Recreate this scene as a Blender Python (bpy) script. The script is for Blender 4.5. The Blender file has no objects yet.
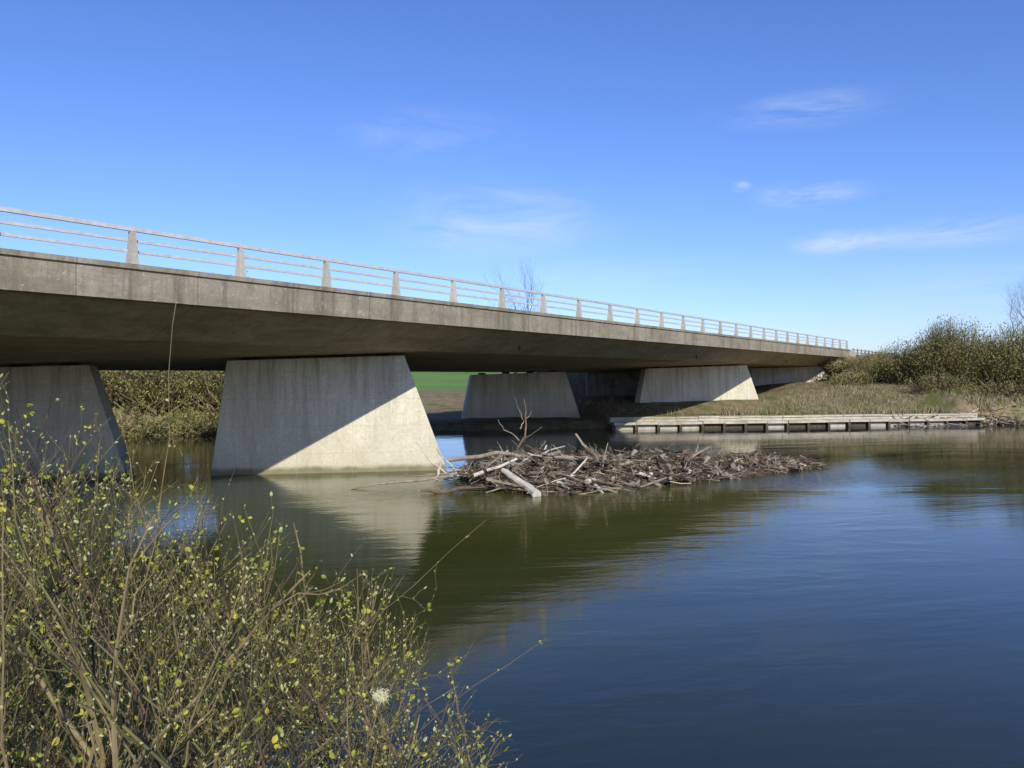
import bpy, math, random
import numpy as np
from mathutils import Vector, noise, Matrix
random.seed(7); np.random.seed(7)
R=random.random
def U(a,b): return a+(b-a)*random.random()
G=random.gauss
BD=Vector((0.568,0.823,0)).normalized()     # along bridge
BA=math.atan2(BD.y,BD.x)
def uv2w(u,v): return (u*BD.x-v*BD.y, u*BD.y+v*BD.x)
def w2uv(x,y): return (x*BD.x+y*BD.y, -x*BD.y+y*BD.x)
RV=Vector((1,0.2,0)).normalized(); RA=math.atan2(RV.y,RV.x)
Y0=62.2
def sw2w(s,w): return (s*RV.x-w*RV.y, Y0+s*RV.y+w*RV.x)
def w2sw(x,y):
    yy=y-Y0; return (x*RV.x+yy*RV.y, -x*RV.y+yy*RV.x)
scene=bpy.context.scene
# ---------------------------------------------------------------- materials
def newmat(name):
    m=bpy.data.materials.new(name); m.use_nodes=True
    nt=m.node_tree; b=nt.nodes['Principled BSDF']
    return m,nt,b
def ramp(nt,fac,stops):
    r=nt.nodes.new('ShaderNodeValToRGB'); cr=r.color_ramp
    while len(cr.elements)<len(stops): cr.elements.new(0.5)
    for e,(p,c) in zip(cr.elements,stops):
        e.position=p; e.color=(c[0],c[1],c[2],1) if not isinstance(c,(int,float)) else (c,c,c,1)
    nt.links.new(fac,r.inputs[0]); return r.outputs[0]
def mix(nt,f,a,b,mode='MIX'):
    n=nt.nodes.new('ShaderNodeMix'); n.data_type='RGBA'; n.blend_type=mode
    for sock,val in ((n.inputs[0],f),(n.inputs[6],a),(n.inputs[7],b)):
        if isinstance(val,bpy.types.NodeSocket): nt.links.new(val,sock)
        elif isinstance(val,(int,float)): sock.default_value=val
        else: sock.default_value=(*val,1)
    return n.outputs[2]
def coords(nt,scale=(1,1,1),out='Object'):
    tc=nt.nodes.new('ShaderNodeTexCoord'); mp=nt.nodes.new('ShaderNodeMapping')
    mp.inputs['Scale'].default_value=scale
    nt.links.new(tc.outputs[out],mp.inputs[0]); return mp.outputs[0]
def noi(nt,vec,scale,detail=4,rough=0.55,dist=0.0):
    n=nt.nodes.new('ShaderNodeTexNoise'); n.inputs['Scale'].default_value=scale
    n.inputs['Detail'].default_value=detail; n.inputs['Roughness'].default_value=rough
    n.inputs['Distortion'].default_value=dist
    nt.links.new(vec,n.inputs['Vector']); return n.outputs[0]
def mathn(nt,op,a,b=0.0,c=None):
    n=nt.nodes.new('ShaderNodeMath'); n.operation=op
    for i,val in enumerate((a,b,c)):
        if val is None: continue
        if isinstance(val,bpy.types.NodeSocket): nt.links.new(val,n.inputs[i])
        else: n.inputs[i].default_value=val
    return n.outputs[0]
def bump(nt,b,h,strength,dist):
    n=nt.nodes.new('ShaderNodeBump'); n.inputs['Strength'].default_value=strength; n.inputs['Distance'].default_value=dist
    nt.links.new(h,n.inputs['Height']); nt.links.new(n.outputs[0],b.inputs['Normal'])

def concrete(name,c1,c2,dark,streak=0.6,joints=None,waterline=False,speck=0.0,stainw=(0.48,0.68),moss=None):
    m,nt,b=newmat(name)
    v=coords(nt)
    base=ramp(nt,noi(nt,v,0.5,6,0.65),[(0.3,c1),(0.7,c2)])
    fine=ramp(nt,noi(nt,v,9,5,0.7),[(0.3,0.72),(0.7,1.0)])
    col=mix(nt,1.0,base,fine,'MULTIPLY')
    sv=coords(nt,(1.6,1.6,0.16))
    st=ramp(nt,noi(nt,sv,1.0,6,0.7,0.3),[(stainw[0],0.0),(stainw[1],1.0)])
    col=mix(nt,mathn(nt,'MULTIPLY',st,streak),col,dark)
    if moss:
        blot=ramp(nt,noi(nt,coords(nt,(0.35,1.0,1.6)),1.0,8,0.72,0.5),[(0.46,0.0),(0.62,1.0)])
        col=mix(nt,mathn(nt,'MULTIPLY',blot,moss[0]),col,moss[1])
    tc=nt.nodes.new('ShaderNodeTexCoord'); sp=nt.nodes.new('ShaderNodeSeparateXYZ'); nt.links.new(tc.outputs['Object'],sp.inputs[0])
    if joints:
        fr=mathn(nt,'FRACT',mathn(nt,'DIVIDE',sp.outputs[0],joints))
        ln=mathn(nt,'LESS_THAN',fr,0.012)
        col=mix(nt,mathn(nt,'MULTIPLY',ln,0.55),col,dark)
    if speck:
        s=ramp(nt,noi(nt,v,5,3,0.6),[(0.62,0.0),(0.68,1.0)])
        col=mix(nt,mathn(nt,'MULTIPLY',s,speck),col,(0.50,0.48,0.38))
        s=ramp(nt,noi(nt,coords(nt,(1,1,1.001)),23,2,0.6),[(0.66,0.0),(0.70,1.0)])
        col=mix(nt,mathn(nt,'MULTIPLY',s,speck),col,(0.55,0.50,0.30))
    if waterline:
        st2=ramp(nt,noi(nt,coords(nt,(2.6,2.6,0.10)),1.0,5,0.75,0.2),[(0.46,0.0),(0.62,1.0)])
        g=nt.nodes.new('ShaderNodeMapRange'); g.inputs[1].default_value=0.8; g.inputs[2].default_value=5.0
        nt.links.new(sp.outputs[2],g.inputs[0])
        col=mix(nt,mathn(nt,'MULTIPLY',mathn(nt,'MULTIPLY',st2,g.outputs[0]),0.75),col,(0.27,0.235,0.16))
        blot=ramp(nt,noi(nt,coords(nt,(0.5,0.5,0.8)),1.0,8,0.72,0.6),[(0.50,0.0),(0.66,1.0)])
        col=mix(nt,mathn(nt,'MULTIPLY',blot,0.35),col,(0.40,0.36,0.26))
        n2=noi(nt,v,1.2,4,0.6)
        zz=mathn(nt,'ADD',sp.outputs[2],mathn(nt,'MULTIPLY',mathn(nt,'SUBTRACT',n2,0.5),0.35))
        f=nt.nodes.new('ShaderNodeMapRange'); f.inputs[1].default_value=0.34; f.inputs[2].default_value=0.16
        nt.links.new(zz,f.inputs[0])
        col=mix(nt,mathn(nt,'MULTIPLY',f.outputs[0],0.9),col,(0.08,0.07,0.035))
        f=nt.nodes.new('ShaderNodeMapRange'); f.inputs[1].default_value=1.8; f.inputs[2].default_value=0.2
        nt.links.new(zz,f.inputs[0])
        col=mix(nt,mathn(nt,'MULTIPLY',mathn(nt,'MULTIPLY',f.outputs[0],n2),0.8),col,(0.34,0.31,0.18))
        fr=mathn(nt,'FRACT',mathn(nt,'DIVIDE',mathn(nt,'ADD',sp.outputs[2],0.35),1.22))
        ln=mathn(nt,'LESS_THAN',fr,0.02)
        col=mix(nt,mathn(nt,'MULTIPLY',ln,0.4),col,dark)
        fx=mathn(nt,'FRACT',mathn(nt,'DIVIDE',sp.outputs[0],2.44))
        ln=mathn(nt,'LESS_THAN',fx,0.010)
        col=mix(nt,mathn(nt,'MULTIPLY',ln,0.4),col,dark)
        dx=mathn(nt,'SUBTRACT',mathn(nt,'FRACT',mathn(nt,'DIVIDE',sp.outputs[0],1.22)),0.5)
        dz=mathn(nt,'SUBTRACT',fr,0.5)
        d=mathn(nt,'ADD',mathn(nt,'MULTIPLY',dx,dx),mathn(nt,'MULTIPLY',dz,dz))
        hole=mathn(nt,'LESS_THAN',d,0.0013)
        col=mix(nt,mathn(nt,'MULTIPLY',hole,0.6),col,dark)
    nt.links.new(col,b.inputs['Base Color']); b.inputs['Roughness'].default_value=0.9
    b.inputs['Specular IOR Level'].default_value=0.25
    bump(nt,b,noi(nt,v,14,6,0.7),0.5,0.02)
    return m
M_fascia=concrete('weathered_concrete',(0.27,0.235,0.17),(0.40,0.355,0.27),(0.11,0.095,0.065),0.8,joints=3.6,speck=0.5,moss=(0.6,(0.17,0.145,0.095)))
M_soffit=concrete('soffit_concrete',(0.42,0.335,0.19),(0.54,0.44,0.28),(0.19,0.145,0.085),0.6,joints=7.2,moss=(0.6,(0.22,0.175,0.10)))
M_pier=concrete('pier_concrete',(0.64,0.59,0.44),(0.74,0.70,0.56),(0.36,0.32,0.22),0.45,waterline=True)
M_abut_shade=concrete('abutment_shade_concrete',(0.30,0.26,0.19),(0.44,0.39,0.29),(0.10,0.085,0.055),0.7,moss=(0.7,(0.12,0.10,0.065)))  # weathered look darkened so the under-deck shade is painted into the colour
M_post=concrete('post_concrete',(0.42,0.40,0.35),(0.55,0.53,0.46),(0.25,0.23,0.18),0.4)
M_quay=concrete('quay_concrete',(0.46,0.42,0.33),(0.60,0.55,0.44),(0.22,0.19,0.13),0.5,moss=(0.6,(0.28,0.24,0.16)))
def simple(name,c1,c2,scale=3,rough=0.8,metal=0,trans=0,detail=4):
    m,nt,b=newmat(name); v=coords(nt)
    col=ramp(nt,noi(nt,v,scale,detail,0.6),[(0.32,c1),(0.68,c2)])
    nt.links.new(col,b.inputs['Base Color']); b.inputs['Roughness'].default_value=rough; b.inputs['Metallic'].default_value=metal
    b.inputs['Specular IOR Level'].default_value=0.25
    if trans:
        out=nt.nodes['Material Output']; t=nt.nodes.new('ShaderNodeBsdfTranslucent'); nt.links.new(col,t.inputs[0])
        ms=nt.nodes.new('ShaderNodeMixShader'); ms.inputs[0].default_value=trans
        nt.links.new(b.outputs[0],ms.inputs[1]); nt.links.new(t.outputs[0],ms.inputs[2]); nt.links.new(ms.outputs[0],out.inputs[0])
    return m
M_rail=simple('rail_metal',(0.48,0.48,0.46),(0.62,0.62,0.60),6,0.5,0.2)
M_asph=simple('asphalt',(0.04,0.04,0.04),(0.06,0.06,0.058),8,0.9)
M_dark=simple('dark_timber',(0.05,0.04,0.028),(0.10,0.08,0.055),5,0.9)
M_black=simple('rubber_bearing',(0.02,0.02,0.02),(0.035,0.03,0.03),5,0.9)
M_stk=[simple('driftwood_grey',(0.17,0.14,0.10),(0.33,0.28,0.215),4,0.9),
       simple('driftwood_brown',(0.09,0.063,0.038),(0.19,0.14,0.088),4,0.9),
       simple('driftwood_dark',(0.03,0.023,0.015),(0.075,0.055,0.037),4,0.95),
       simple('driftwood_bleached',(0.42,0.38,0.31),(0.62,0.58,0.49),4,0.85)]
M_mound=simple('debris_mulch',(0.025,0.018,0.012),(0.12,0.09,0.058),5,1.0,detail=8)
M_twig=[simple('twig_tan',(0.12,0.095,0.045),(0.25,0.20,0.10),6,0.75),
        simple('twig_olive',(0.07,0.068,0.026),(0.15,0.135,0.05),6,0.75),
        simple('twig_red',(0.10,0.065,0.04),(0.17,0.115,0.07),6,0.7),
        simple('twig_dark',(0.03,0.025,0.015),(0.075,0.06,0.034),6,0.8)]
M_leaf=[simple('young_leaf',(0.25,0.30,0.04),(0.42,0.46,0.08),20,0.6,trans=0.4),
        simple('yellow_leaf',(0.52,0.47,0.05),(0.66,0.60,0.09),20,0.6,trans=0.4),
        simple('catkin',(0.32,0.35,0.12),(0.52,0.53,0.27),60,0.9,trans=0.2)]
M_fluff=simple('catkin_fluff',(0.50,0.52,0.30),(0.68,0.68,0.45),60,0.9)
M_bush=[simple('willow_foliage_light',(0.25,0.24,0.07),(0.37,0.35,0.11),0.8,0.8,trans=0.25),
        simple('willow_foliage',(0.14,0.145,0.042),(0.23,0.225,0.068),0.8,0.8,trans=0.25),
        simple('scrub_brown',(0.15,0.11,0.062),(0.26,0.20,0.12),0.8,0.9,trans=0.15),
        simple('bramble_green',(0.06,0.085,0.022),(0.11,0.14,0.04),0.8,0.8,trans=0.2)]
M_grass=[simple('dry_grass',(0.26,0.21,0.12),(0.40,0.34,0.21),1.0,0.9,trans=0.2),
         simple('green_grass',(0.09,0.12,0.028),(0.16,0.19,0.05),1.0,0.9,trans=0.2)]
# ---------------------------------------------------------------- mesh helpers
def mkobj(name,verts,faces,mats,mi=None,smooth=False,parent=None):
    me=bpy.data.meshes.new(name); me.from_pydata([tuple(v) for v in verts],[],faces)
    for m in mats: me.materials.append(m)
    if mi is not None: me.polygons.foreach_set('material_index',np.array(mi,dtype=np.int32))
    if smooth: me.polygons.foreach_set('use_smooth',[True]*len(faces))
    me.update(); ob=bpy.data.objects.new(name,me); scene.collection.objects.link(ob)
    if parent: ob.parent=parent
    return ob
def empty(name,rotz=0,loc=(0,0,0)):
    e=bpy.data.objects.new(name,None); e.location=loc; e.rotation_euler=(0,0,rotz); scene.collection.objects.link(e); return e
class MB:
    def __init__(s): s.v=[]; s.f=[]; s.m=[]
    def box(s,x0,x1,y0,y1,z0,z1,mi=0):
        b=len(s.v); s.v+=[(x0,y0,z0),(x1,y0,z0),(x1,y1,z0),(x0,y1,z0),(x0,y0,z1),(x1,y0,z1),(x1,y1,z1),(x0,y1,z1)]
        s.f+=[tuple(b+i for i in q) for q in ((0,3,2,1),(4,5,6,7),(0,1,5,4),(1,2,6,5),(2,3,7,6),(3,0,4,7))]; s.m+=[mi]*6
    def hexa(s,p,mi=0):
        b=len(s.v); s.v+=[tuple(q) for q in p]
        s.f+=[tuple(b+i for i in q) for q in ((0,3,2,1),(4,5,6,7),(0,1,5,4),(1,2,6,5),(2,3,7,6),(3,0,4,7))]; s.m+=[mi]*6
    def tube(s,pts,rad,n=4,mi=0,cap=False):
        b=len(s.v); k=len(pts)
        ref=Vector((0.3,0.5,0.81)) 
        for i,p in enumerate(pts):
            p=Vector(p); a=Vector(pts[max(i-1,0)]); c=Vector(pts[min(i+1,k-1)])
            t=(c-a)
            if t.length<1e-7: t=Vector((0,0,1))
            t.normalize()
            e=t.cross(ref)
            if e.length<0.1: e=t.cross(Vector((1,0,0)))
            e.normalize(); g=t.cross(e)
            for j in range(n):
                an=2*math.pi*j/n; s.v.append(tuple(p+(e*math.cos(an)+g*math.sin(an))*rad[i]))
        for i in range(k-1):
            for j in range(n):
                j2=(j+1)%n
                s.f.append((b+i*n+j,b+i*n+j2,b+(i+1)*n+j2,b+(i+1)*n+j)); s.m.append(mi)
        if cap:
            s.f.append(tuple(b+j for j in range(n))); s.f.append(tuple(b+(k-1)*n+j for j in range(n-1,-1,-1))); s.m+=[mi,mi]
    def leaf(s,p,d,w,l,mi=0):
        p=Vector(p); d=Vector(d).normalized(); q=Vector((G(0,1),G(0,1),G(0,1)))
        e=d.cross(q).normalized()
        b=len(s.v); s.v+=[tuple(p),tuple(p+d*l*.5+e*w),tuple(p+d*l),tuple(p+d*l*.5-e*w)]
        s.f.append((b,b+1,b+2,b+3)); s.m.append(mi)
    def leaf2(s,p,d,w,l,mi=0):
        p=Vector(p); d=Vector(d).normalized(); q=Vector((G(0,1),G(0,1),G(0,1)))
        e=d.cross(q).normalized(); up=d.cross(e)*w*0.35
        b=len(s.v)
        s.v+=[tuple(p),tuple(p+d*l*.28+e*w*.8+up),tuple(p+d*l*.65+e*w+up),tuple(p+d*l+up*.3),tuple(p+d*l*.65-e*w+up),tuple(p+d*l*.28-e*w*.8+up),tuple(p+d*l*.5)]
        for a,c in ((0,1),(1,2),(2,3),(3,4),(4,5),(5,0)): s.f.append((b+a,b+c,b+6)); s.m.append(mi)
    def obj(s,name,mats,parent=None,smooth=False): return mkobj(name,s.v,s.f,mats,s.m,smooth,parent)
def extrude_profile(prof,u0,u1,nseg,name,mats,parent,mi_per_edge=None):
    v=[];f=[];m=[]; k=len(prof)
    for i in range(nseg+1):
        u=u0+(u1-u0)*i/nseg
        for (a,b) in prof: v.append((u,a,b))
    for i in range(nseg):
        for j in range(k):
            j2=(j+1)%k; f.append((i*k+j,i*k+j2,(i+1)*k+j2,(i+1)*k+j)); m.append(mi_per_edge[j] if mi_per_edge else 0)
    f.append(tuple(range(k))); f.append(tuple(nseg*k+j for j in range(k-1,-1,-1))); m+=[0,0]
    return mkobj(name,v,f,mats,m,parent=parent)
# ---------------------------------------------------------------- bridge
U0,U1=-48,103
def soffit(v): return 5.5-0.05*(v-24)
bridge=empty('concrete_road_bridge',BA)
prof=[(21.34,7.5),(21.34,7.36),(21.4,7.33),(21.4,6.50),(21.52,6.47),(21.56,6.53),(21.62,6.47),(24.0,5.5),(41,soffit(41)),(43.5,5.45),(43.5,6.65),(43.1,6.65),(43.1,6.35),(21.85,7.3),(21.85,7.5)]
extrude_profile(prof,U0,U1,60,'deck',[M_fascia,M_soffit],bridge,[0,0,0,0,0,0,1,1,1,0,0,0,0,0,0])
def roadz(v): return 7.3+(v-21.85)*(6.35-7.3)/(43.1-21.85)
mb=MB()
for a,b_ in ((24.2,40.8),):
    mb.v+=[(U0,a,roadz(a)+.02),(U1,a,roadz(a)+.02),(U1,b_,roadz(b_)+.02),(U0,b_,roadz(b_)+.02)]; mb.f.append((0,1,2,3)); mb.m.append(0)
mb.obj('road_surface',[M_asph],bridge)
def railing(name,v,zb,side):
    mb=MB(); u=1.7-3.6*13
    while u<U1-0.3:
        if u>U0:
            wb,wt=0.125,0.075
            mb.hexa([(u-wb,v-0.14,zb),(u+wb,v-0.14,zb),(u+wb,v+0.14,zb),(u-wb,v+0.14,zb),
                     (u-wt,v-0.07,zb+0.93),(u+wt,v-0.07,zb+0.93),(u+wt,v+0.06,zb+0.93),(u-wt,v+0.06,zb+0.93)],0)
            mb.box(u-0.05,u+0.05,v-0.05,v+0.05,zb+0.93,zb+0.96,1)
        u+=3.6
    for zc,h,d in ((1.0,0.055,0.06),(0.70,0.038,0.035),(0.40,0.038,0.035)):
        off=0.0 if zc==1.0 else side*0.12
        mb.box(U0,U1,v+off-d,v+off+d,zb+zc-h,zb+zc+h,1)
    return mb.obj(name,[M_post,M_rail],bridge)
railing('near_railing',21.62,7.5,1)
railing('far_railing',43.3,6.65,-1)
mb=MB()
for u in (34,58,82): mb.tube([(u,23.0,5.95),(u,23.0,5.65)],[0.06,0.06],8,0,True)
mb.obj('drain_outlet',[M_dark],bridge)
def pier(name,sr,sl,w,batr,batl,zb=-1.6,t=0.75,zref=0.0):
    mb=MB()
    def top(s,wv):
        x,y=sw2w(s,wv); u,v=w2uv(x,y); return soffit(v)-0.14
    H=5.3
    kr=batr/(H-zref); kl=batl/(H-zref); kt=0.25/(H-zref)
    P=[]
    for (z_,lvl) in ((zb,0),(None,1)):
        for (sx,wx) in ((0,-1),(1,-1),(1,1),(0,1)):
            z=z_
            if lvl: 
                s_=(sr-batr) if sx else (sl+batl); z=top(s_,w+wx*(t-0.25))
            s=(sr-kr*(z-zref)) if sx else (sl+kl*(z-zref))
            ww=w+wx*(t-kt*(z-zref)); P.append((s,ww,z))
    mb.hexa(P,0)
    for f_ in (0.12,0.37,0.63,0.88):
        s=P[4][0]+(P[5][0]-P[4][0])*f_
        x,y=sw2w(s,w); u,v=w2uv(x,y); zt=P[4][2]+(P[5][2]-P[4][2])*f_
        mb.box(s-0.3,s+0.3,w-0.3,w+0.3,zt-0.01,soffit(v)+0.01,1)
    ob=mb.obj(name,[M_pier,M_black]); 
    ob.location=(0,Y0,0); ob.rotation_euler=(0,0,RA); 
    bv=ob.modifiers.new('b','BEVEL'); bv.width=0.03; bv.segments=2
    ob.parent=bridge; ob.matrix_parent_inverse=Matrix.Rotation(-BA,4,'Z')
    return ob
s0,w0=w2sw(-3.0,37.0)
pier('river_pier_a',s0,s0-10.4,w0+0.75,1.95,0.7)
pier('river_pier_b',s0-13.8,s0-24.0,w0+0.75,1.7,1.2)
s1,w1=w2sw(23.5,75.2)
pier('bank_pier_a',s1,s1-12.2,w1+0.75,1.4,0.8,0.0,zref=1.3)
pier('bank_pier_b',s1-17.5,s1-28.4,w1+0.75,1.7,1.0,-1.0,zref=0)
sa,wa=w2sw(39.5,95.0)
mb=MB()
sN=sa; 
sF=sN
while w2uv(*sw2w(sF,wa))[1]<43.5: sF-=0.2
def zs(s,w): return soffit(min(max(w2uv(*sw2w(s,w))[1],24),41))
sM=sN-12
mb.hexa([(sF,wa,-0.5),(sM,wa,-0.5),(sM,wa+1.5,-0.5),(sF,wa+1.5,-0.5),(sF,wa,zs(sF,wa)-0.05),(sM,wa,zs(sM,wa)-0.05),(sM,wa+1.5,zs(sM,wa)-0.05),(sF,wa+1.5,zs(sF,wa)-0.05)],0)  # shaded part of the wall, its shade put into the darker material
mb.hexa([(sM,wa,-0.5),(sN,wa,-0.5),(sN,wa+1.5,-0.5),(sM,wa+1.5,-0.5),(sM,wa,zs(sM,wa)-0.05),(sN-3,wa,zs(sN,wa)-0.05),(sN-3,wa+1.5,zs(sN,wa)-0.05),(sM,wa+1.5,zs(sM,wa)-0.05)],1)  # sunlit part of the same wall, painted pale with pier concrete
ab=mb.obj('far_abutment',[M_abut_shade,M_pier]); ab.location=(0,Y0,0); ab.rotation_euler=(0,0,RA); ab.parent=bridge; ab.matrix_parent_inverse=Matrix.Rotation(-BA,4,'Z')
uab=w2uv(39.5,95.0)[0]
mb=MB()
mb.hexa([(uab-2,21.9,1.5),(uab+10,21.9,1.5),(uab+10,22.4,1.5),(uab-2,22.4,1.5),(uab-2,21.9,6.3),(uab+10,21.9,6.9),(uab+10,22.4,6.9),(uab-2,22.4,6.3)])
mb.hexa([(U1-0.2,21.3,4.8),(U1+2.6,21.3,5.2),(U1+2.6,21.85,5.2),(U1-0.2,21.85,4.8),(U1+0.02,21.3,7.42),(U1+3.4,21.3,7.30),(U1+3.4,21.85,7.30),(U1+0.02,21.85,7.42)])
mb.obj('wing_wall',[M_quay],bridge)
mb=MB(); mb.box(U0-1.5,U0+0.0,22,43,-1,4.4); mb.obj('near_abutment',[M_pier],bridge)
mb=MB(); u=U1+4.0
while u<U1+40:
    mb.box(u-0.07,u+0.07,21.7,21.86,6.7,7.75); u+=2.4
for z in (7.25,7.6): mb.box(U1+3.5,U1+40,21.87,21.91,z-0.05,z+0.05)
f_=mb.obj('roadside_fence',[M_stk[0]]); f_.rotation_euler=(0,0,BA)
# ---------------------------------------------------------------- terrain
def sstep(a,b,x):
    t=min(max((x-a)/(b-a),0),1); return t*t*(3-2*t)
def nz(x,y,s): return noise.noise(Vector((x*s,y*s,3.3)))
QS0,QS1=w2sw(9.0,64.0)[0]-1.0, 42.0
def ground(x,y):
    s,w=w2sw(x,y); u,v=w2uv(x,y)
    if w>-30:
        if QS0<s<QS1:
            h=-2.2 if w<1.1 else 1.0+1.0*sstep(2.0,9,w)
        else:
            e=nz(x,y,0.12)*1.2
            low=sstep(-14,-8,s)*(1-sstep(QS0,QS0+1,s))
            top=1.9-1.25*low
            h=-2.2+ ((2.2+top)*sstep(-2.2+e,3.0+e,w)) if w<8 else top
            if low>0: h+=low*sstep(24,40,w)*1.3
            if s>=QS1: h+=0.5*sstep(0,2,w)
        h+=sstep(25,38,s)*sstep(2,18,w)*1.5*(1-sstep(80,140,s)*0)    # bank rises away from the bridge
        hill=sstep(70,420,w)*7.5 + sstep(300,1500,w)*14
        h+=hill*(1 if w>60 else 0)
        h+=sstep(1,12,w)*(nz(x,y,0.08)*0.35+nz(x,y,0.4)*0.12)
        dv=max(21.6-v,v-43.3,0)
        if u>60:
            if w>wa+0.7:
                if dv==0: e=roadz(min(max(v,22),43))-0.25
                else: e=6.7-dv/1.75+nz(x,y,0.3)*0.3
            elif v<21.6:
                d=math.hypot(dv,max(0,wa+0.7-w)*0.95); e=6.7-d/1.85+nz(x,y,0.3)*0.3
            else: e=-9
            h=max(h,e)
    else:
        d=-57.2-w+nz(x,y,0.15)*0.5
        h=-2.2+5.0*sstep(-1.8,4.2,d) + sstep(4,20,d)*nz(x,y,0.1)*0.4
        dv=max(21.6-v,v-43.3,0)
        if u<U0: h=max(h,6.5-dv/1.75)
    return h
def axis(lo,hi,step,far):
    a=list(np.arange(lo,hi,step)); st=step; x=hi
    while x<far: a.append(x); st*=1.28; x+=st
    st=step; x=lo; b=[]
    while x>-far:
        st*=1.28; x-=st; b.append(x)
    return b[::-1]+a
S=axis(-70,95,1.0,4000)
W=axis(-72,60,0.8,4000)
W=sorted(set([round(float(w),3) for w in W]+[1.05,1.15]))
vs=[];fs=[]
for w in W:
    for s in S:
        x,y=sw2w(s,w); vs.append((x,y,ground(x,y)))
k=len(S)
for i in range(len(W)-1):
    for j in range(k-1): fs.append((i*k+j,i*k+j+1,(i+1)*k+j+1,(i+1)*k+j))
m,nt,b=newmat('ground_mat')
v=coords(nt,out='Object')
green=ramp(nt,noi(nt,v,0.25,8,0.65),[(0.35,(0.08,0.095,0.028)),(0.65,(0.14,0.155,0.048))])
dry=ramp(nt,noi(nt,v,1.5,8,0.7),[(0.35,(0.14,0.105,0.06)),(0.65,(0.28,0.225,0.135))])
geo=nt.nodes.new('ShaderNodeSeparateXYZ'); nt.links.new(v,geo.inputs[0])
ww=mathn(nt,'SUBTRACT',geo.outputs[1],mathn(nt,'MULTIPLY',geo.outputs[0],0.2))
fm=nt.nodes.new('ShaderNodeMapRange'); fm.inputs[1].default_value=120; fm.inputs[2].default_value=128; nt.links.new(ww,fm.inputs[0])
field=ramp(nt,noi(nt,v,0.02,5,0.6),[(0.35,(0.10,0.20,0.045)),(0.65,(0.16,0.27,0.065))])
patch=ramp(nt,noi(nt,v,0.35,6,0.6),[(0.50,0.0),(0.66,1.0)])
c=mix(nt,patch,dry,green); c=mix(nt,fm.outputs[0],c,field)
nt.links.new(c,b.inputs['Base Color']); b.inputs['Roughness'].default_value=1.0; b.inputs['Specular IOR Level'].default_value=0.1
bump(nt,b,noi(nt,v,3,8,0.7),0.8,0.15)
mkobj('ground',vs,fs,[m],smooth=True)
mb=MB()
mb.v+=[(U1,24.2,roadz(24.2)+0.02),(900,24.2,roadz(24.2)+0.02),(900,40.8,roadz(40.8)+0.02),(U1,40.8,roadz(40.8)+0.02)]; mb.f.append((0,1,2,3)); mb.m.append(0)
r_=mb.obj('road',[M_asph]); r_.rotation_euler=(0,0,BA)
# ---------------------------------------------------------------- water
m,nt,b=newmat('river_water')
v=coords(nt)
sp=nt.nodes.new('ShaderNodeSeparateXYZ'); nt.links.new(v,sp.inputs[0])
def gauss2(cx,cy,rx,ry):
    dx=mathn(nt,'DIVIDE',mathn(nt,'SUBTRACT',sp.outputs[0],cx),rx); dy=mathn(nt,'DIVIDE',mathn(nt,'SUBTRACT',sp.outputs[1],cy),ry)
    d=mathn(nt,'ADD',mathn(nt,'MULTIPLY',dx,dx),mathn(nt,'MULTIPLY',dy,dy))
    return mathn(nt,'EXPONENT',mathn(nt,'MULTIPLY',d,-1.0))
# water object is placed at (0,Y0): its local frame is the river frame (s,w)
sl,wl=w2sw(0,26)
mid_zone=gauss2(sl,wl+2,26,15)  # mask for the olive water tone, strongest around mid-river
body=ramp(nt,noi(nt,coords(nt,(0.05,0.12,1)),1,4,0.6),[(0.35,(0.007,0.014,0.012)),(0.7,(0.012,0.020,0.016))])
olive_body=ramp(nt,noi(nt,coords(nt,(0.08,0.3,1)),1,5,0.6,0.5),[(0.35,(0.042,0.050,0.008)),(0.7,(0.066,0.072,0.014))])
bc=mix(nt,mid_zone,body,olive_body)
s_f,w_f=w2sw(-2.4,33.2); s_g,w_g=w2sw(-3.6,30.3)
fn=ramp(nt,noi(nt,coords(nt,(1.2,4.5,1)),2.2,6,0.7,1.0),[(0.56,0.0),(0.66,1.0)])
fo=mathn(nt,'MULTIPLY',fn,mathn(nt,'MINIMUM',mathn(nt,'ADD',gauss2(s_f,w_f,1.8,2.2),mathn(nt,'MULTIPLY',gauss2(s_g,w_g,3.0,0.7),0.6)),1.0))
bc=mix(nt,fo,bc,(0.62,0.64,0.62))
nt.links.new(bc,b.inputs['Base Color']); b.inputs['IOR'].default_value=1.37
nt.links.new(mathn(nt,'ADD',mathn(nt,'MULTIPLY',fo,0.5),0.025),b.inputs['Roughness'])
n1=noi(nt,coords(nt,(0.35,1.1,1)),1.0,3,0.5,0.4)
n2=noi(nt,coords(nt,(1.3,3.0,1)),1.4,4,0.55,0.3)
n3=noi(nt,coords(nt,(1,1.7,1)),8,3,0.6,0.5)
n4=noi(nt,coords(nt,(0.8,1.6,1)),2.6,4,0.6,1.2)
msk=ramp(nt,noi(nt,coords(nt,(0.05,0.16,1)),1,4,0.6,0.8),[(0.40,0.15),(0.60,1.0)])
h=mathn(nt,'ADD',mathn(nt,'MULTIPLY',n1,0.36),mathn(nt,'MULTIPLY',n2,0.17))
h=mathn(nt,'ADD',h,mathn(nt,'MULTIPLY',n3,0.055))
h=mathn(nt,'MULTIPLY',h,mathn(nt,'ADD',msk,0.12))
s_a,w_a=w2sw(-2,30); s_b,w_b=w2sw(9,33.5)
dist=mathn(nt,'MINIMUM',mathn(nt,'ADD',gauss2(s_a,w_a,5,3.0),gauss2(s_b,w_b,9,2.2)),1.0)
h=mathn(nt,'ADD',h,mathn(nt,'MULTIPLY',mathn(nt,'MULTIPLY',n4,dist),1.0))
bump(nt,b,h,0.6,0.05)
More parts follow.
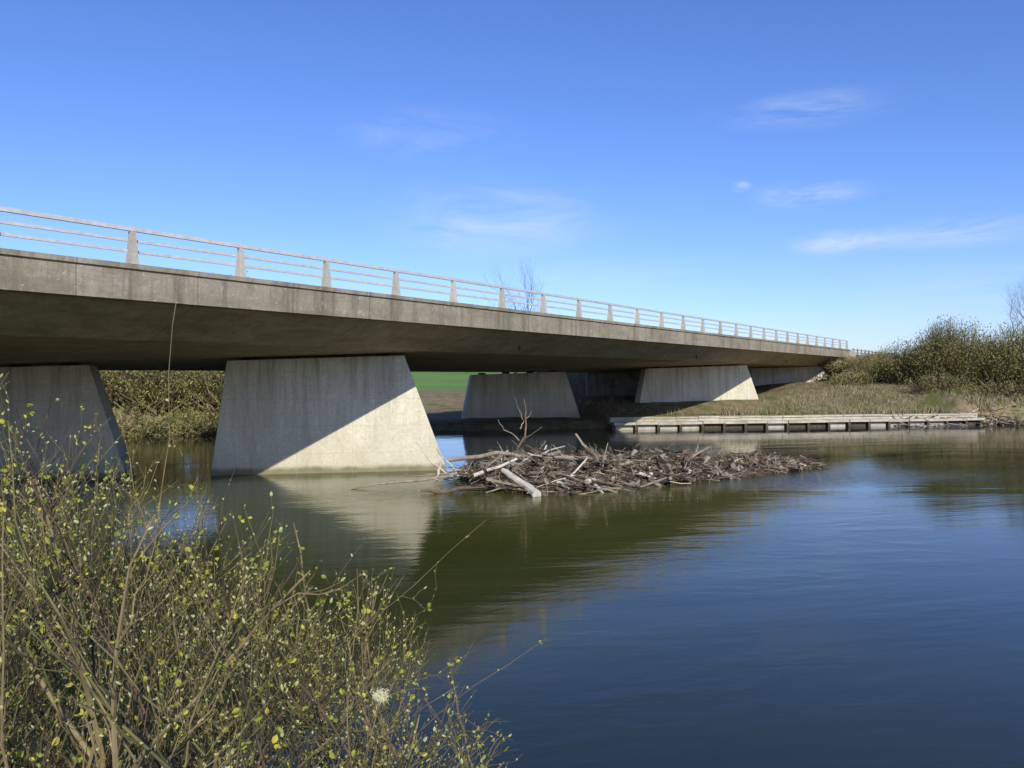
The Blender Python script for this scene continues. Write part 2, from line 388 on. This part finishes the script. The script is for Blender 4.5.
mb=MB(); mb.v+=[(-4000,-64,0),(4000,-64,0),(4000,2.8,0),(-4000,2.8,0)]; mb.f.append((0,1,2,3)); mb.m.append(0)
wt=mb.obj('river_water',[m]); wt.location=(0,Y0,0); wt.rotation_euler=(0,0,RA)
# ---------------------------------------------------------------- quay
mb=MB(); s=QS0
rr=random.Random(3)
while s<QS1:
    L=1.9; dz=rr.uniform(-0.03,0.03); dw=rr.uniform(-0.05,0.05)
    mb.box(s+0.02,s+L-0.02,-0.30+dw,0.75,0.42+dz,0.62+dz,0)
    mb.box(s+0.01,s+L-0.01,0.65+dw*.5,1.3,0.45,0.86+dz,0)
    mb.box(s+0.015,s+L-0.02,0.55+dw,1.34,0.862+dz,0.98+dz,0)
    mb.box(s+0.28,s+L-0.16,0.06+dw,0.4,-1.2,0.40,0 if rr.random()<0.6 else 1)
    mb.box(s-0.10,s+0.12,-0.24,0.3,-1.2,0.40,1)
    s+=L
q=mb.obj('river_wall',[M_quay,M_dark]); q.location=(0,Y0,0); q.rotation_euler=(0,0,RA)
# ---------------------------------------------------------------- debris raft
C0=Vector((-1.4,32.0)); C1=Vector((14.6,39.2)); DL=(C1-C0).length; DD=(C1-C0)/DL; DN=Vector((-DD.y,DD.x))
def dprof(t):
    t=min(max(t,0),1)
    wd=3.7*(1-t)**0.6*min(1,0.45+t*5)+0.45
    hh=1.12*(1-t)**0.7*min(1,0.4+t*4)+0.2
    return wd,hh
def dh(t,q):
    wd,hh=dprof(t)
    if t<0 or t>1 or abs(q)>wd: return -0.2
    p=C0+DD*DL*t+DN*q
    lump=0.75+0.75*noise.noise(Vector((p.x*0.55,p.y*0.7,1.7)))+0.3*noise.noise(Vector((p.x*1.4,p.y*1.4,5)))
    return hh*(1-(q/wd)**2)**0.7*max(lump,0.15)
vs=[];fs=[];nx,ny=110,50
for i in range(nx):
    t=-0.03+1.06*i/(nx-1)
    for j in range(ny):
        q=-4.4+8.8*j/(ny-1); p=C0+DD*DL*t+DN*q
        n_=noise.fractal(Vector((p.x*1.3,p.y*1.3,0)),1,2,5)
        n2_=noise.noise(Vector((p.x*0.5,p.y*0.5,9)))
        vs.append((p.x,p.y,dh(t,q*(1+0.25*n2_))*0.7+n_*0.22-0.08))
for i in range(nx-1):
    for j in range(ny-1): fs.append((i*ny+j,(i+1)*ny+j,(i+1)*ny+j+1,i*ny+j+1))
deb=empty('driftwood_raft')
mkobj('mulch',vs,fs,[M_mound],parent=deb)
mb=MB()
def stick(c,ang,pitch,L,r,mi,crook=0.12,n=5,k=5,fork=0):
    d=Vector((math.cos(ang)*math.cos(pitch),math.sin(ang)*math.cos(pitch),math.sin(pitch)))
    pts=[];rad=[]; off=Vector((0,0,0))
    for i in range(k):
        f=i/(k-1)
        pts.append(Vector(c)+d*L*(f-0.5)+off); rad.append(r*(1-0.65*f)*U(0.85,1.1))
        off+=Vector((G(0,1),G(0,1),G(0,0.5)))*crook*L/k
    mb.tube(pts,rad,n,mi,True)
    for q in range(fork):
        i=random.randint(1,k-2); e=(d+Vector((G(0,.6),G(0,.6),G(0.2,.5)))).normalized(); l=L*U(.2,.45)
        mb.tube([pts[i],pts[i]+e*l*.5+Vector((0,0,G(0,.04))),pts[i]+e*l],[rad[i]*.6,rad[i]*.45,rad[i]*.2],4,mi)
    return pts,d
for i in range(2400):
    t=R()**1.1; wd,hh=dprof(t); q=U(-1,1)*wd*1.04; p=C0+DD*DL*t+DN*q
    z=max(dh(t,q),0)*U(0.55,1.04)+U(0,0.1)
    L=min(abs(G(0.8,0.8))+0.25,3.2)*(1-0.3*t); r=U(0.010,0.032) if R()<0.82 else U(0.04,0.09)
    ang=G(0.35,0.9) if R()<0.5 else U(0,6.28)
    mi=random.choices([0,1,2,3],[5,7,6,1.3 if t<.5 else .3])[0]
    stick((p.x,p.y,z),ang,G(0,0.26),L,r,mi,0.16,fork=1 if R()<.3 else 0)
for i in range(620):
    t=R()**1.0; wd,hh=dprof(t); q=U(-1,1)*wd; p=C0+DD*DL*t+DN*q
    z=max(dh(t,q),0)*U(0.7,1.05)+0.06
    stick((p.x,p.y,z),U(0,6.28),G(0,0.3),U(0.15,0.6),U(0.05,0.14),random.choices([0,1,2,3],[3,6,7,.6])[0],0.1,7,3)
for i in range(250):
    t=R()**1.4*0.85; wd,hh=dprof(t); q=U(-0.9,0.9)*wd; p=C0+DD*DL*t+DN*q
    stick((p.x,p.y,dh(t,q)+0.2),U(0,6.28),U(0.4,1.3),U(0.4,1.3),U(0.008,0.022),random.choice([0,0,1,3]),0.25,4,fork=2)
def log(a,b_,r0,r1,mi,n=9,k=9,cr=0.03):
    a=Vector(a);b_=Vector(b_);L=(b_-a).length;pts=[];rad=[];off=Vector((0,0,0))
    for i in range(k):
        f=i/(k-1); pts.append(a.lerp(b_,f)+off*math.sin(f*3.14)); rad.append((r0+(r1-r0)*f)*U(0.92,1.08)); off+=Vector((G(0,1),G(0,1),G(0,0.7)))*cr*L
    mb.tube(pts,rad,n,mi,True)
log((-0.35,31.0,0.70),(0.9,28.9,0.06),0.11,0.17,3,cr=0.01)
log((-0.25,31.05,0.52),(1.25,29.05,-0.02),0.10,0.10,1,cr=0.01)
log((-2.3,31.3,0.45),(-6.2,30.8,0.02),0.06,0.03,0,cr=0.012)
log((-2.0,31.6,0.5),(-5.2,32.6,0.25),0.05,0.015,0,cr=0.012)
log((-1.0,30.2,0.2),(-3.4,29.7,0.12),0.08,0.05,1)
log((0.2,34.0,1.0),(0.5,34.2,3.4),0.055,0.022,1,cr=0.04)
log((0.45,34.2,2.5),(0.1,34.2,3.45),0.035,0.010,1,cr=0.05)
log((0.35,34.1,2.1),(0.85,34.0,2.9),0.03,0.01,0,cr=0.05)
log((0.3,34.1,1.6),(-0.6,34.2,2.5),0.03,0.01,0,cr=0.05)
log((0.3,34.1,1.4),(1.3,34.2,2.2),0.035,0.01,1,cr=0.05)
log((3.4,33.5,0.8),(2.7,33.9,1.9),0.08,0.05,0)
log((1.3,31.5,0.5),(5.0,33.2,0.8),0.11,0.06,0)
log((1.6,33.0,1.05),(6.5,34.6,0.7),0.10,0.05,0)
log((-2.6,33.0,0.9),(2.0,33.4,1.2),0.10,0.06,0)
log((3.0,31.8,0.1),(7.2,34.0,0.5),0.12,0.08,1)
log((6.0,35.0,0.6),(10.0,36.5,0.5),0.10,0.06,0)
log((8.2,35.6,0.3),(9.9,35.2,0.15),0.16,0.13,2)
log((-2.2,32.5,0.3),(-3.0,31.8,1.5),0.05,0.02,3)
log((-2.6,32.5,0.3),(-3.9,32.3,1.7),0.04,0.015,3)
log((-3.0,31.6,0.2),(-2.8,31.5,1.0),0.07,0.05,3)
log((4.4,33.8,0.9),(3.5,33.0,0.2),0.12,0.16,2)
log((-1.5,31.0,0.5),(0.2,32.0,1.05),0.08,0.05,3)
mb.obj('branches',M_stk,deb)
# ---------------------------------------------------------------- vegetation: generic
def shrub(name,blobs,nleaf,ntwig,leafsz,weights,upright=0.7,fork=2):
    mb=MB(); mats=M_bush+M_twig
    tot=sum(b_[3]*b_[4]*b_[5] for b_ in blobs)
    for (cx,cy,z0,rx,ry,h) in blobs:
        fr=rx*ry*h/tot; z0=ground(cx,cy) if z0 is None else z0
        for i in range(int(ntwig*fr)):
            bx,by=cx+G(0,rx*0.25),cy+G(0,ry*0.25)
            a=U(0,6.28); q=math.sqrt(R()); hh=h*(1-0.45*q*q)*U(0.65,1.15)
            tip=Vector((cx+math.cos(a)*rx*q,cy+math.sin(a)*ry*q,z0+hh)); base=Vector((bx,by,z0-0.2))
            mid=base.lerp(tip,0.5)+Vector(((tip.x-base.x)*0.12,(tip.y-base.y)*0.12,-0.05*h))+Vector((G(0,.1),G(0,.1),0))*h*0.3
            tm=len(M_bush)+random.choice([0,0,1,3])
            mb.tube([base,mid,tip],[0.05,0.03,0.008],3,tm)
            for q_ in range(fork):
                f=U(.3,.9); p=mid.lerp(tip,f); e=(tip-mid).normalized()+Vector((G(0,.5),G(0,.5),G(0.1,.3)))
                mb.tube([p,p+e*U(.4,1.1)*(0.4+h*0.1)],[0.015,0.005],3,tm)
            n=max(1,int(nleaf*fr/max(1,int(ntwig*fr))))
            w=random.choices(range(4),weights)[0]
            for k in range(n):
                f=1-0.85*R()**1.4
                p=(base.lerp(mid,f*2) if f<0.5 else mid.lerp(tip,f*2-1))+Vector((G(0,1),G(0,1),G(0,1)))*(0.14+0.04*h)
                mi=w if R()<0.75 else random.choices(range(4),weights)[0]
                mb.leaf(p,(G(0,1),G(0,1),G(upright,0.7)),leafsz*U(.12,.3),leafsz*U(.7,1.8),mi)
    return mb.obj(name,mats)
shrub('willow_shrub',[(44,80,None,4.4,3.5,6.6),(49,78,None,4.4,3.5,6.2),(40.5,83,None,3.0,3,4.0)],42000,1600,0.18,(5,4,1,1),1.1)
shrub('willow_shrub',[(53,76,None,4.0,3.5,6.0),(56,82,None,5,4,8.0),(62,80,None,5,4,7.5),(70,82,None,6,4,6.5),(50,73.5,None,3,2.5,4.0)],40000,1500,0.20,(5,4,1,1),1.1)
shrub('bramble_scrub',[(38,86,None,3.0,3,1.6),(35,83,None,2.6,3,1.3),(41,77.5,None,3,2.5,1.8),(46,75,None,4,2,1.6),(52,74,None,4,2,1.7),(43,90,None,4,3,2.0),(37.5,92,None,2.5,2.5,1.5),(48,90,None,5,3,2.2),(58,75,None,5,2,1.7),(44,97,None,4,3,1.7),(47,102,None,4,3,1.6),(50,108,None,4,3,1.6),(51,98,None,5,4,2.2),(55,104,None,5,4,2.4),(58,110,None,5,4,2.4),(40.5,93,None,3,3,1.3)],42000,1900,0.19,(1.8,2,5,2),0.5)
shrub('riverside_shrub',[(-27,60,None,4,3,4.8),(-22,61,None,4,3,4.4),(-32,59,None,4,3,5.0),(-37,58.5,None,4,3,5.2),(-17.5,63,None,2.5,3,2.6),(-28,57.6,-0.2,4,1.5,2.2),(-23,58.6,-0.2,4,1.5,2.2),(-33,56.6,-0.2,4,1.5,2.4)],30000,1300,0.22,(7,3,1,1.3),0.8)
shrub('added_willow_screen',[(-24,72,None,6,4,10),(-34,70,None,6,4,10),(-44,68,None,6,4,10),(-55,66,None,7,4,9)],16000,700,0.35,(6,3,1,1),0.8)  # taller row added behind the shrubs to block sky reflection under the deck
mb=MB()
def blade(x,y,h,w_,mi):
    z=ground(x,y); a=U(0,6.28); lean=Vector((G(0,.3),G(0,.3),1)).normalized()
    b=len(mb.v); e=Vector((math.cos(a),math.sin(a),0))*w_; p=Vector((x,y,z-0.05))
    mb.v+=[tuple(p-e),tuple(p+e),tuple(p+lean*h+Vector((G(0,.08),G(0,.08),0)))]; mb.f.append((b,b+1,b+2)); mb.m.append(mi)
for i in range(34000):
    s=U(QS0,80); w_=1.5+abs(G(0,8)); x,y=sw2w(s,w_)
    u,v_=w2uv(x,y)
    if v_>22 and w_<wa+1 and R()<0.9: continue
    n_=nz(x,y,0.25)
    hh=U(0.15,0.45)*(1+max(0,n_)*1.8)
    blade(x,y,hh,U(0.02,0.045),0 if R()<0.60-0.5*nz(x,y,0.12) else 1)
for i in range(7000):
    s=U(-75,-9); w_=U(0,10)+0.5; x,y=sw2w(s,w_); blade(x,y,U(0.3,0.9),U(0.03,0.05),0 if R()<0.6 else 1)
for i in range(5000):
    s=U(QS0+8,60); w_=U(1.25,2.4); x,y=sw2w(s,w_)
    if nz(x,y,0.3)<0.0: continue
    blade(x,y,U(0.3,0.9),U(0.03,0.05),0 if R()<0.75 else 1)
mb.obj('bank_grass',M_grass)
mb=MB()
for i in range(1300):
    s=U(34,78); far_=s>QS1; w_=U(-1.4,1.8) if far_ else U(-0.9,0.3)
    if not far_ and R()<0.75: continue
    x,y=sw2w(s,w_); z=max(-0.05,U(0,0.35)+max(0,w_)*0.6) if far_ else (U(-0.05,0.1) if w_<-0.3 else U(0.64,0.70))
    stick((x,y,z),G(0.2,0.8),G(0,0.3),U(0.4,2.0),U(0.02,0.09),random.choices([0,1,2,3],[6,4,3,.8])[0],0.15,4,4)
mb.obj('flood_debris',M_stk)
# ---------------------------------------------------------------- bare trees
def bare_tree(name,x,y,H,seed,spread=0.5,depth=6,r0=None):
    rnd=random.Random(seed); mb=MB(); z0=ground(x,y)-0.3
    def br(p,d,L,r,lv):
        pts=[p];rad=[r];k=4;dd=d.copy()
        for i in range(k):
            dd=(dd+Vector((rnd.gauss(0,.11),rnd.gauss(0,.11),rnd.gauss(0.05,.06)))).normalized()
            pts.append(pts[-1]+dd*L/k); rad.append(r*(1-0.45*(i+1)/k))
        mb.tube(pts,rad,6 if lv<2 else 3,0)
        if lv>=depth: return
        n=rnd.choice([2,3,3]) 
        for i in range(n):
            e=Vector((rnd.gauss(0,1),rnd.gauss(0,1),rnd.gauss(0,0.5))).normalized()
            nd=(dd+e*spread*rnd.uniform(0.7,1.3)).normalized(); br(pts[-1],nd,L*rnd.uniform(0.62,0.86),rad[-1]*0.72,lv+1)
        if lv>0:
            e=Vector((rnd.gauss(0,1),rnd.gauss(0,1),0.3)).normalized(); br(pts[2],(dd+e*0.9).normalized(),L*0.6,rad[2]*0.5,lv+1)
    br(Vector((x,y,z0)),Vector((0,0,1)),H*0.27,r0 or H*0.02,0)
    return mb.obj(name,[M_twig[3]])
bare_tree('bare_tree',0.5,121,23,4,0.5,6)
bare_tree('bare_tree',3.5,124,19,5,0.5,5)
bare_tree('bare_tree',57,92,14,8,0.5,6)
bare_tree('bare_tree',63,98,17,9,0.5,6)
mb=MB()
for i in range(110):
    s=-700+i*14+U(-5,5); w_=520+U(-40,60)+abs(s)*0.05; x,y=sw2w(s,w_); z=ground(x,y); H=U(6,12)
    for k in range(110):
        a=U(0,6.28);q=math.sqrt(R())*H*0.55; mb.leaf((x+math.cos(a)*q,y+math.sin(a)*q,z+U(0,H)*(1-0.4*q/(H*0.55))),(G(0,1),G(0,1),G(1,1)),U(.3,.7),U(1.0,2.2),random.choice([1,2,2,3]))
mb.obj('distant_trees',M_bush)
# ---------------------------------------------------------------- foreground willow thicket
mb=MB(); LM=len(M_twig)
def env(a):
    pts=[(-0.95,-0.05),(-0.64,0.02),(-0.5,0.08),(-0.4,0.13),(-0.27,0.18),(-0.17,0.25),(-0.10,0.31),(-0.03,0.44),(0.03,0.52)]
    if a<=pts[0][0]: return pts[0][1]
    for (a0,b0),(a1,b1) in zip(pts,pts[1:]):
        if a<=a1: return b0+(b1-b0)*(a-a0)/(a1-a0)
    return 0.6
def catkin(p,d,l,r,mi):
    p=Vector(p);d=Vector(d).normalized()
    mb.tube([p,p+d*l*.25,p+d*l*.7,p+d*l],[r*.4,r,r*.85,r*.15],6,mi)
def bud_or_leaf(p,t,big):
    dd=(t+Vector((G(0,.6),G(0,.6),G(0.25,.5)))).normalized(); q=R()
    if q<0.42: catkin(p,dd,U(0.006,0.013),U(0.002,0.0038),random.choice([0,1,LM+2,LM+2]))
    elif q<0.60: catkin(p,dd,U(0.011,0.020),U(0.0032,0.0055),LM+2)
    else:
        n_=1 if R()<.5 else random.randint(2,4)
        for z in range(n_):
            d2=(dd+Vector((G(0,.6),G(0,.6),G(0,.5)))).normalized(); s_=U(0.6,1.3)*big*(1.7 if R()<.14 else 1)
            mb.leaf2(p,d2,0.0052*s_,0.017*s_,LM+(0 if R()<0.6 else 1))
def stem(base,tip,r,mi,sub,leafy,arch=1.0):
    base=Vector(base);tip=Vector(tip);L=(tip-base).length
    sag=Vector((U(-.13,.05),G(0,.05),U(0.0,.05)))*L*arch
    k=12;pts=[];rad=[];w=Vector((0,0,0))
    for i in range(k):
        f=i/(k-1); pts.append(base.lerp(tip,f)+sag*math.sin(f*math.pi)+w+Vector((G(0,1),G(0,1),G(0,1)))*0.0035*L); rad.append(max(r*(1-0.78*f),0.0013))
        w+=Vector((G(0,1),G(0,1),G(0,1)))*0.006*L
    mb.tube(pts,rad,5,mi)
    for j in range(leafy):
        f=U(0.3,1.0)*(k-1); i=min(int(f),k-2); p=pts[i].lerp(pts[i+1],f-i); t=(pts[i+1]-pts[i]).normalized()
        bud_or_leaf(p,t,1.0)
    for j in range(sub):
        f=U(0.2,0.9)*(k-1); i=min(int(f),k-2); p=pts[i].lerp(pts[i+1],f-i); t=(pts[i+1]-pts[i]).normalized()
        side=Vector((G(0,1),G(0,1),G(0,.6))).normalized()
        dd=(t+side*U(.4,1.0)+Vector((0,0,.15))).normalized(); l=U(0.12,0.6)*(1.1-f/k*.6)
        tp=p+dd*l+Vector((0,0,l*0.12))
        if tp.y>0.5:
            lim=4.4-(env(tp.x/tp.y)-0.03)*tp.y
            if tp.z>lim: tp.z=lim-U(0,.05)
        q=[p]
        for m_ in range(1,5): q.append(p.lerp(tp,m_/4)+Vector((G(0,1),G(0,1),G(0,1)))*0.010)
        r0=max(rad[i]*.55,0.0014)
        mb.tube(q,[r0,r0*.85,r0*.7,max(r0*.5,.0011),0.0009],4,mi if R()<.7 else random.choice([1,2]))
        for n_ in range(random.randint(2,6)):
            g=U(.15,1); gi=min(int(g*4),3); pp=q[gi].lerp(q[gi+1],g*4-gi); bud_or_leaf(pp,dd,0.9)
        for z_ in range(2):
            if R()<.6:
                e=(dd+Vector((G(0,.6),G(0,.6),G(0.1,.4)))).normalized(); l2=l*U(.25,.55); o=q[1+z_]
                mb.tube([o,o+e*l2*.5+Vector((G(0,.01),0,G(0,.01))),o+e*l2],[r0*.5,.0012,.0008],4,mi)
                bud_or_leaf(o+e*l2*U(.5,1),e,.9)
for i in range(300):
    d=U(2.1,5.2)
    a=-0.95+1.0*R()**0.92
    e=env(a)
    drop=e+abs(G(0,0.12))+0.005
    tip=Vector((a*d,d,4.4-drop*d))
    Ls=U(1.1,2.3)
    lean=(U(-.1,0.45) if a<-.4 else U(0.1,0.75)) if R()<0.75 else U(-0.6,0.0)
    base=Vector((tip.x-lean*Ls,tip.y+abs(G(0,.2))-.05,max(tip.z-Ls*U(0.75,1.0),0.4)))
    if base.x/max(base.y,0.5)>-0.14: base.x-=0.5
    thick=R()>.9
    stem(base,tip,U(.011,.016) if thick else U(0.003,0.009),0 if thick else random.choices([0,1,2,3],[5,4,1.2,3])[0],random.randint(5,11),random.randint(3,8))
for i in range(170):
    d=U(2.9,5.2); a=U(-0.95,-0.08)
    c_=Vector((a*d,d,4.4-(max(env(a)+0.16,0.32)+U(0,0.26))*d)); an=U(0.2,2.7)
    dv_=Vector((math.cos(an),G(0,.4),math.sin(an)))*U(0.25,0.65)
    stem(c_-dv_,c_+dv_,U(0.002,0.007),random.choices([0,1,2,3],[2,4,1,7])[0],5,4,.5)
stem((-1.55,3.0,2.6),(-1.29,3.0,4.78),0.004,0,1,3,.15)
stem((-1.2,3.2,2.4),(-0.12,3.2,3.80),0.004,2,3,5)
stem((-1.0,3.0,2.2),(0.10,3.0,3.40),0.004,2,4,7)
stem((-0.9,2.8,2.0),(-0.05,2.9,3.0),0.005,1,4,7)
stem((-0.6,2.8,2.0),(0.15,2.9,2.98),0.004,1,2,6)
cp=Vector((-0.42,2.55,3.37))
mb.tube([cp+Vector((-.10,.02,-.35)),cp+Vector((-.03,.0,-.12)),cp],[.003,.0025,.002],5,0)
for i in range(420):
    e=Vector((G(0,1),G(0,1),G(0,1))).normalized(); q=cp+Vector((0.010*G(0,1),0,0.008*G(0,1)))
    mb.tube([q,q+e*U(.008,.018)],[0.0008,0.0004],3,LM+3)
mb.obj('willow_thicket',M_twig+M_leaf+[M_fluff])
mb=MB()
for i in range(6000):
    x=U(-8,8);y=U(-6,2.8)+0.2*x
    blade(x,y,U(0.1,0.3),0.006,0 if R()<0.4 else 1)
mb.obj('near_bank_grass',M_grass)
# ---------------------------------------------------------------- light, sky, camera
el=math.radians(32); az=math.radians(165)
Sd=Vector((math.sin(az)*math.cos(el),math.cos(az)*math.cos(el),math.sin(el)))
L=bpy.data.lights.new('sun','SUN'); L.energy=5.0; L.angle=math.radians(0.5); L.color=(1,0.94,0.84)
lo=bpy.data.objects.new('sun',L); lo.rotation_euler=Sd.to_track_quat('Z','Y').to_euler(); scene.collection.objects.link(lo)
wd=bpy.data.worlds.new('World'); scene.world=wd; wd.use_nodes=True; nt=wd.node_tree
bg=nt.nodes['Background']; sk=nt.nodes.new('ShaderNodeTexSky'); sk.sky_type='NISHITA'; sk.sun_disc=False
sk.sun_elevation=el; sk.sun_rotation=az; sk.altitude=0; sk.air_density=1.0; sk.dust_density=0.4; sk.ozone_density=2.6
tc=nt.nodes.new('ShaderNodeTexCoord')
def cloudmask(c,sc):
    vm=nt.nodes.new('ShaderNodeVectorMath'); vm.operation='SUBTRACT'; nt.links.new(tc.outputs['Generated'],vm.inputs[0]); vm.inputs[1].default_value=Vector(c).normalized()
    v2=nt.nodes.new('ShaderNodeVectorMath'); v2.operation='MULTIPLY'; nt.links.new(vm.outputs[0],v2.inputs[0]); v2.inputs[1].default_value=sc
    v3=nt.nodes.new('ShaderNodeVectorMath'); v3.operation='LENGTH'; nt.links.new(v2.outputs[0],v3.inputs[0])
    mr=nt.nodes.new('ShaderNodeMapRange'); mr.inputs[1].default_value=1; mr.inputs[2].default_value=0; mr.interpolation_type='SMOOTHERSTEP'; nt.links.new(v3.outputs[1 if len(v3.outputs)>1 else 0],mr.inputs[0]); return mr.outputs[0]
mp=nt.nodes.new('ShaderNodeMapping'); nt.links.new(tc.outputs['Generated'],mp.inputs[0]); mp.inputs['Scale'].default_value=(4,4,17); mp.inputs['Rotation'].default_value=(0,0.22,0)
ns=noi(nt,mp.outputs[0],1.6,9,0.65,0.8)
wisp=ramp(nt,ns,[(0.38,0.0),(0.75,1.0)])
acc=None
for c,sc,amp in (((0.404,1,0.165),(14,14,50),1.9),((0.285,1,0.235),(60,60,110),2.4),((0.37,1,0.225),(11,11,42),1.2),((0.56,1,0.18),(6,6,40),1.4),((0.36,1,0.33),(7,7,36),0.8),((-0.02,1,0.19),(5,5,14),1.0),((-0.1,1,0.30),(7,7,24),0.6),((0.1,1,0.12),(5,5,30),0.7),((0.7,1,0.10),(3,3,14),0.7)):
    mk=mathn(nt,'MULTIPLY',cloudmask(c,sc),amp)
    acc=mk if acc is None else mathn(nt,'ADD',acc,mk)
f=mathn(nt,'MINIMUM',mathn(nt,'MULTIPLY',mathn(nt,'MULTIPLY',wisp,acc),0.6),0.7)
tint=mix(nt,1.0,sk.outputs[0],(0.88,0.98,1.42),'MULTIPLY')
hs=nt.nodes.new('ShaderNodeHueSaturation'); hs.inputs['Saturation'].default_value=1.06; nt.links.new(tint,hs.inputs['Color'])
col=mix(nt,f,hs.outputs[0],(6.3,6.9,8.2))
nt.links.new(col,bg.inputs[0]); bg.inputs[1].default_value=0.122
cam=bpy.data.cameras.new('camera'); cam.lens=800/1024*36; cam.sensor_width=36; cam.clip_start=0.05; cam.clip_end=9000
co=bpy.data.objects.new('camera',cam); co.location=(0,0,4.4); co.rotation_euler=(math.radians(90-0.64),0,0); scene.collection.objects.link(co); scene.camera=co
scene.view_settings.view_transform='Standard'; scene.view_settings.look='None'; scene.view_settings.exposure=0
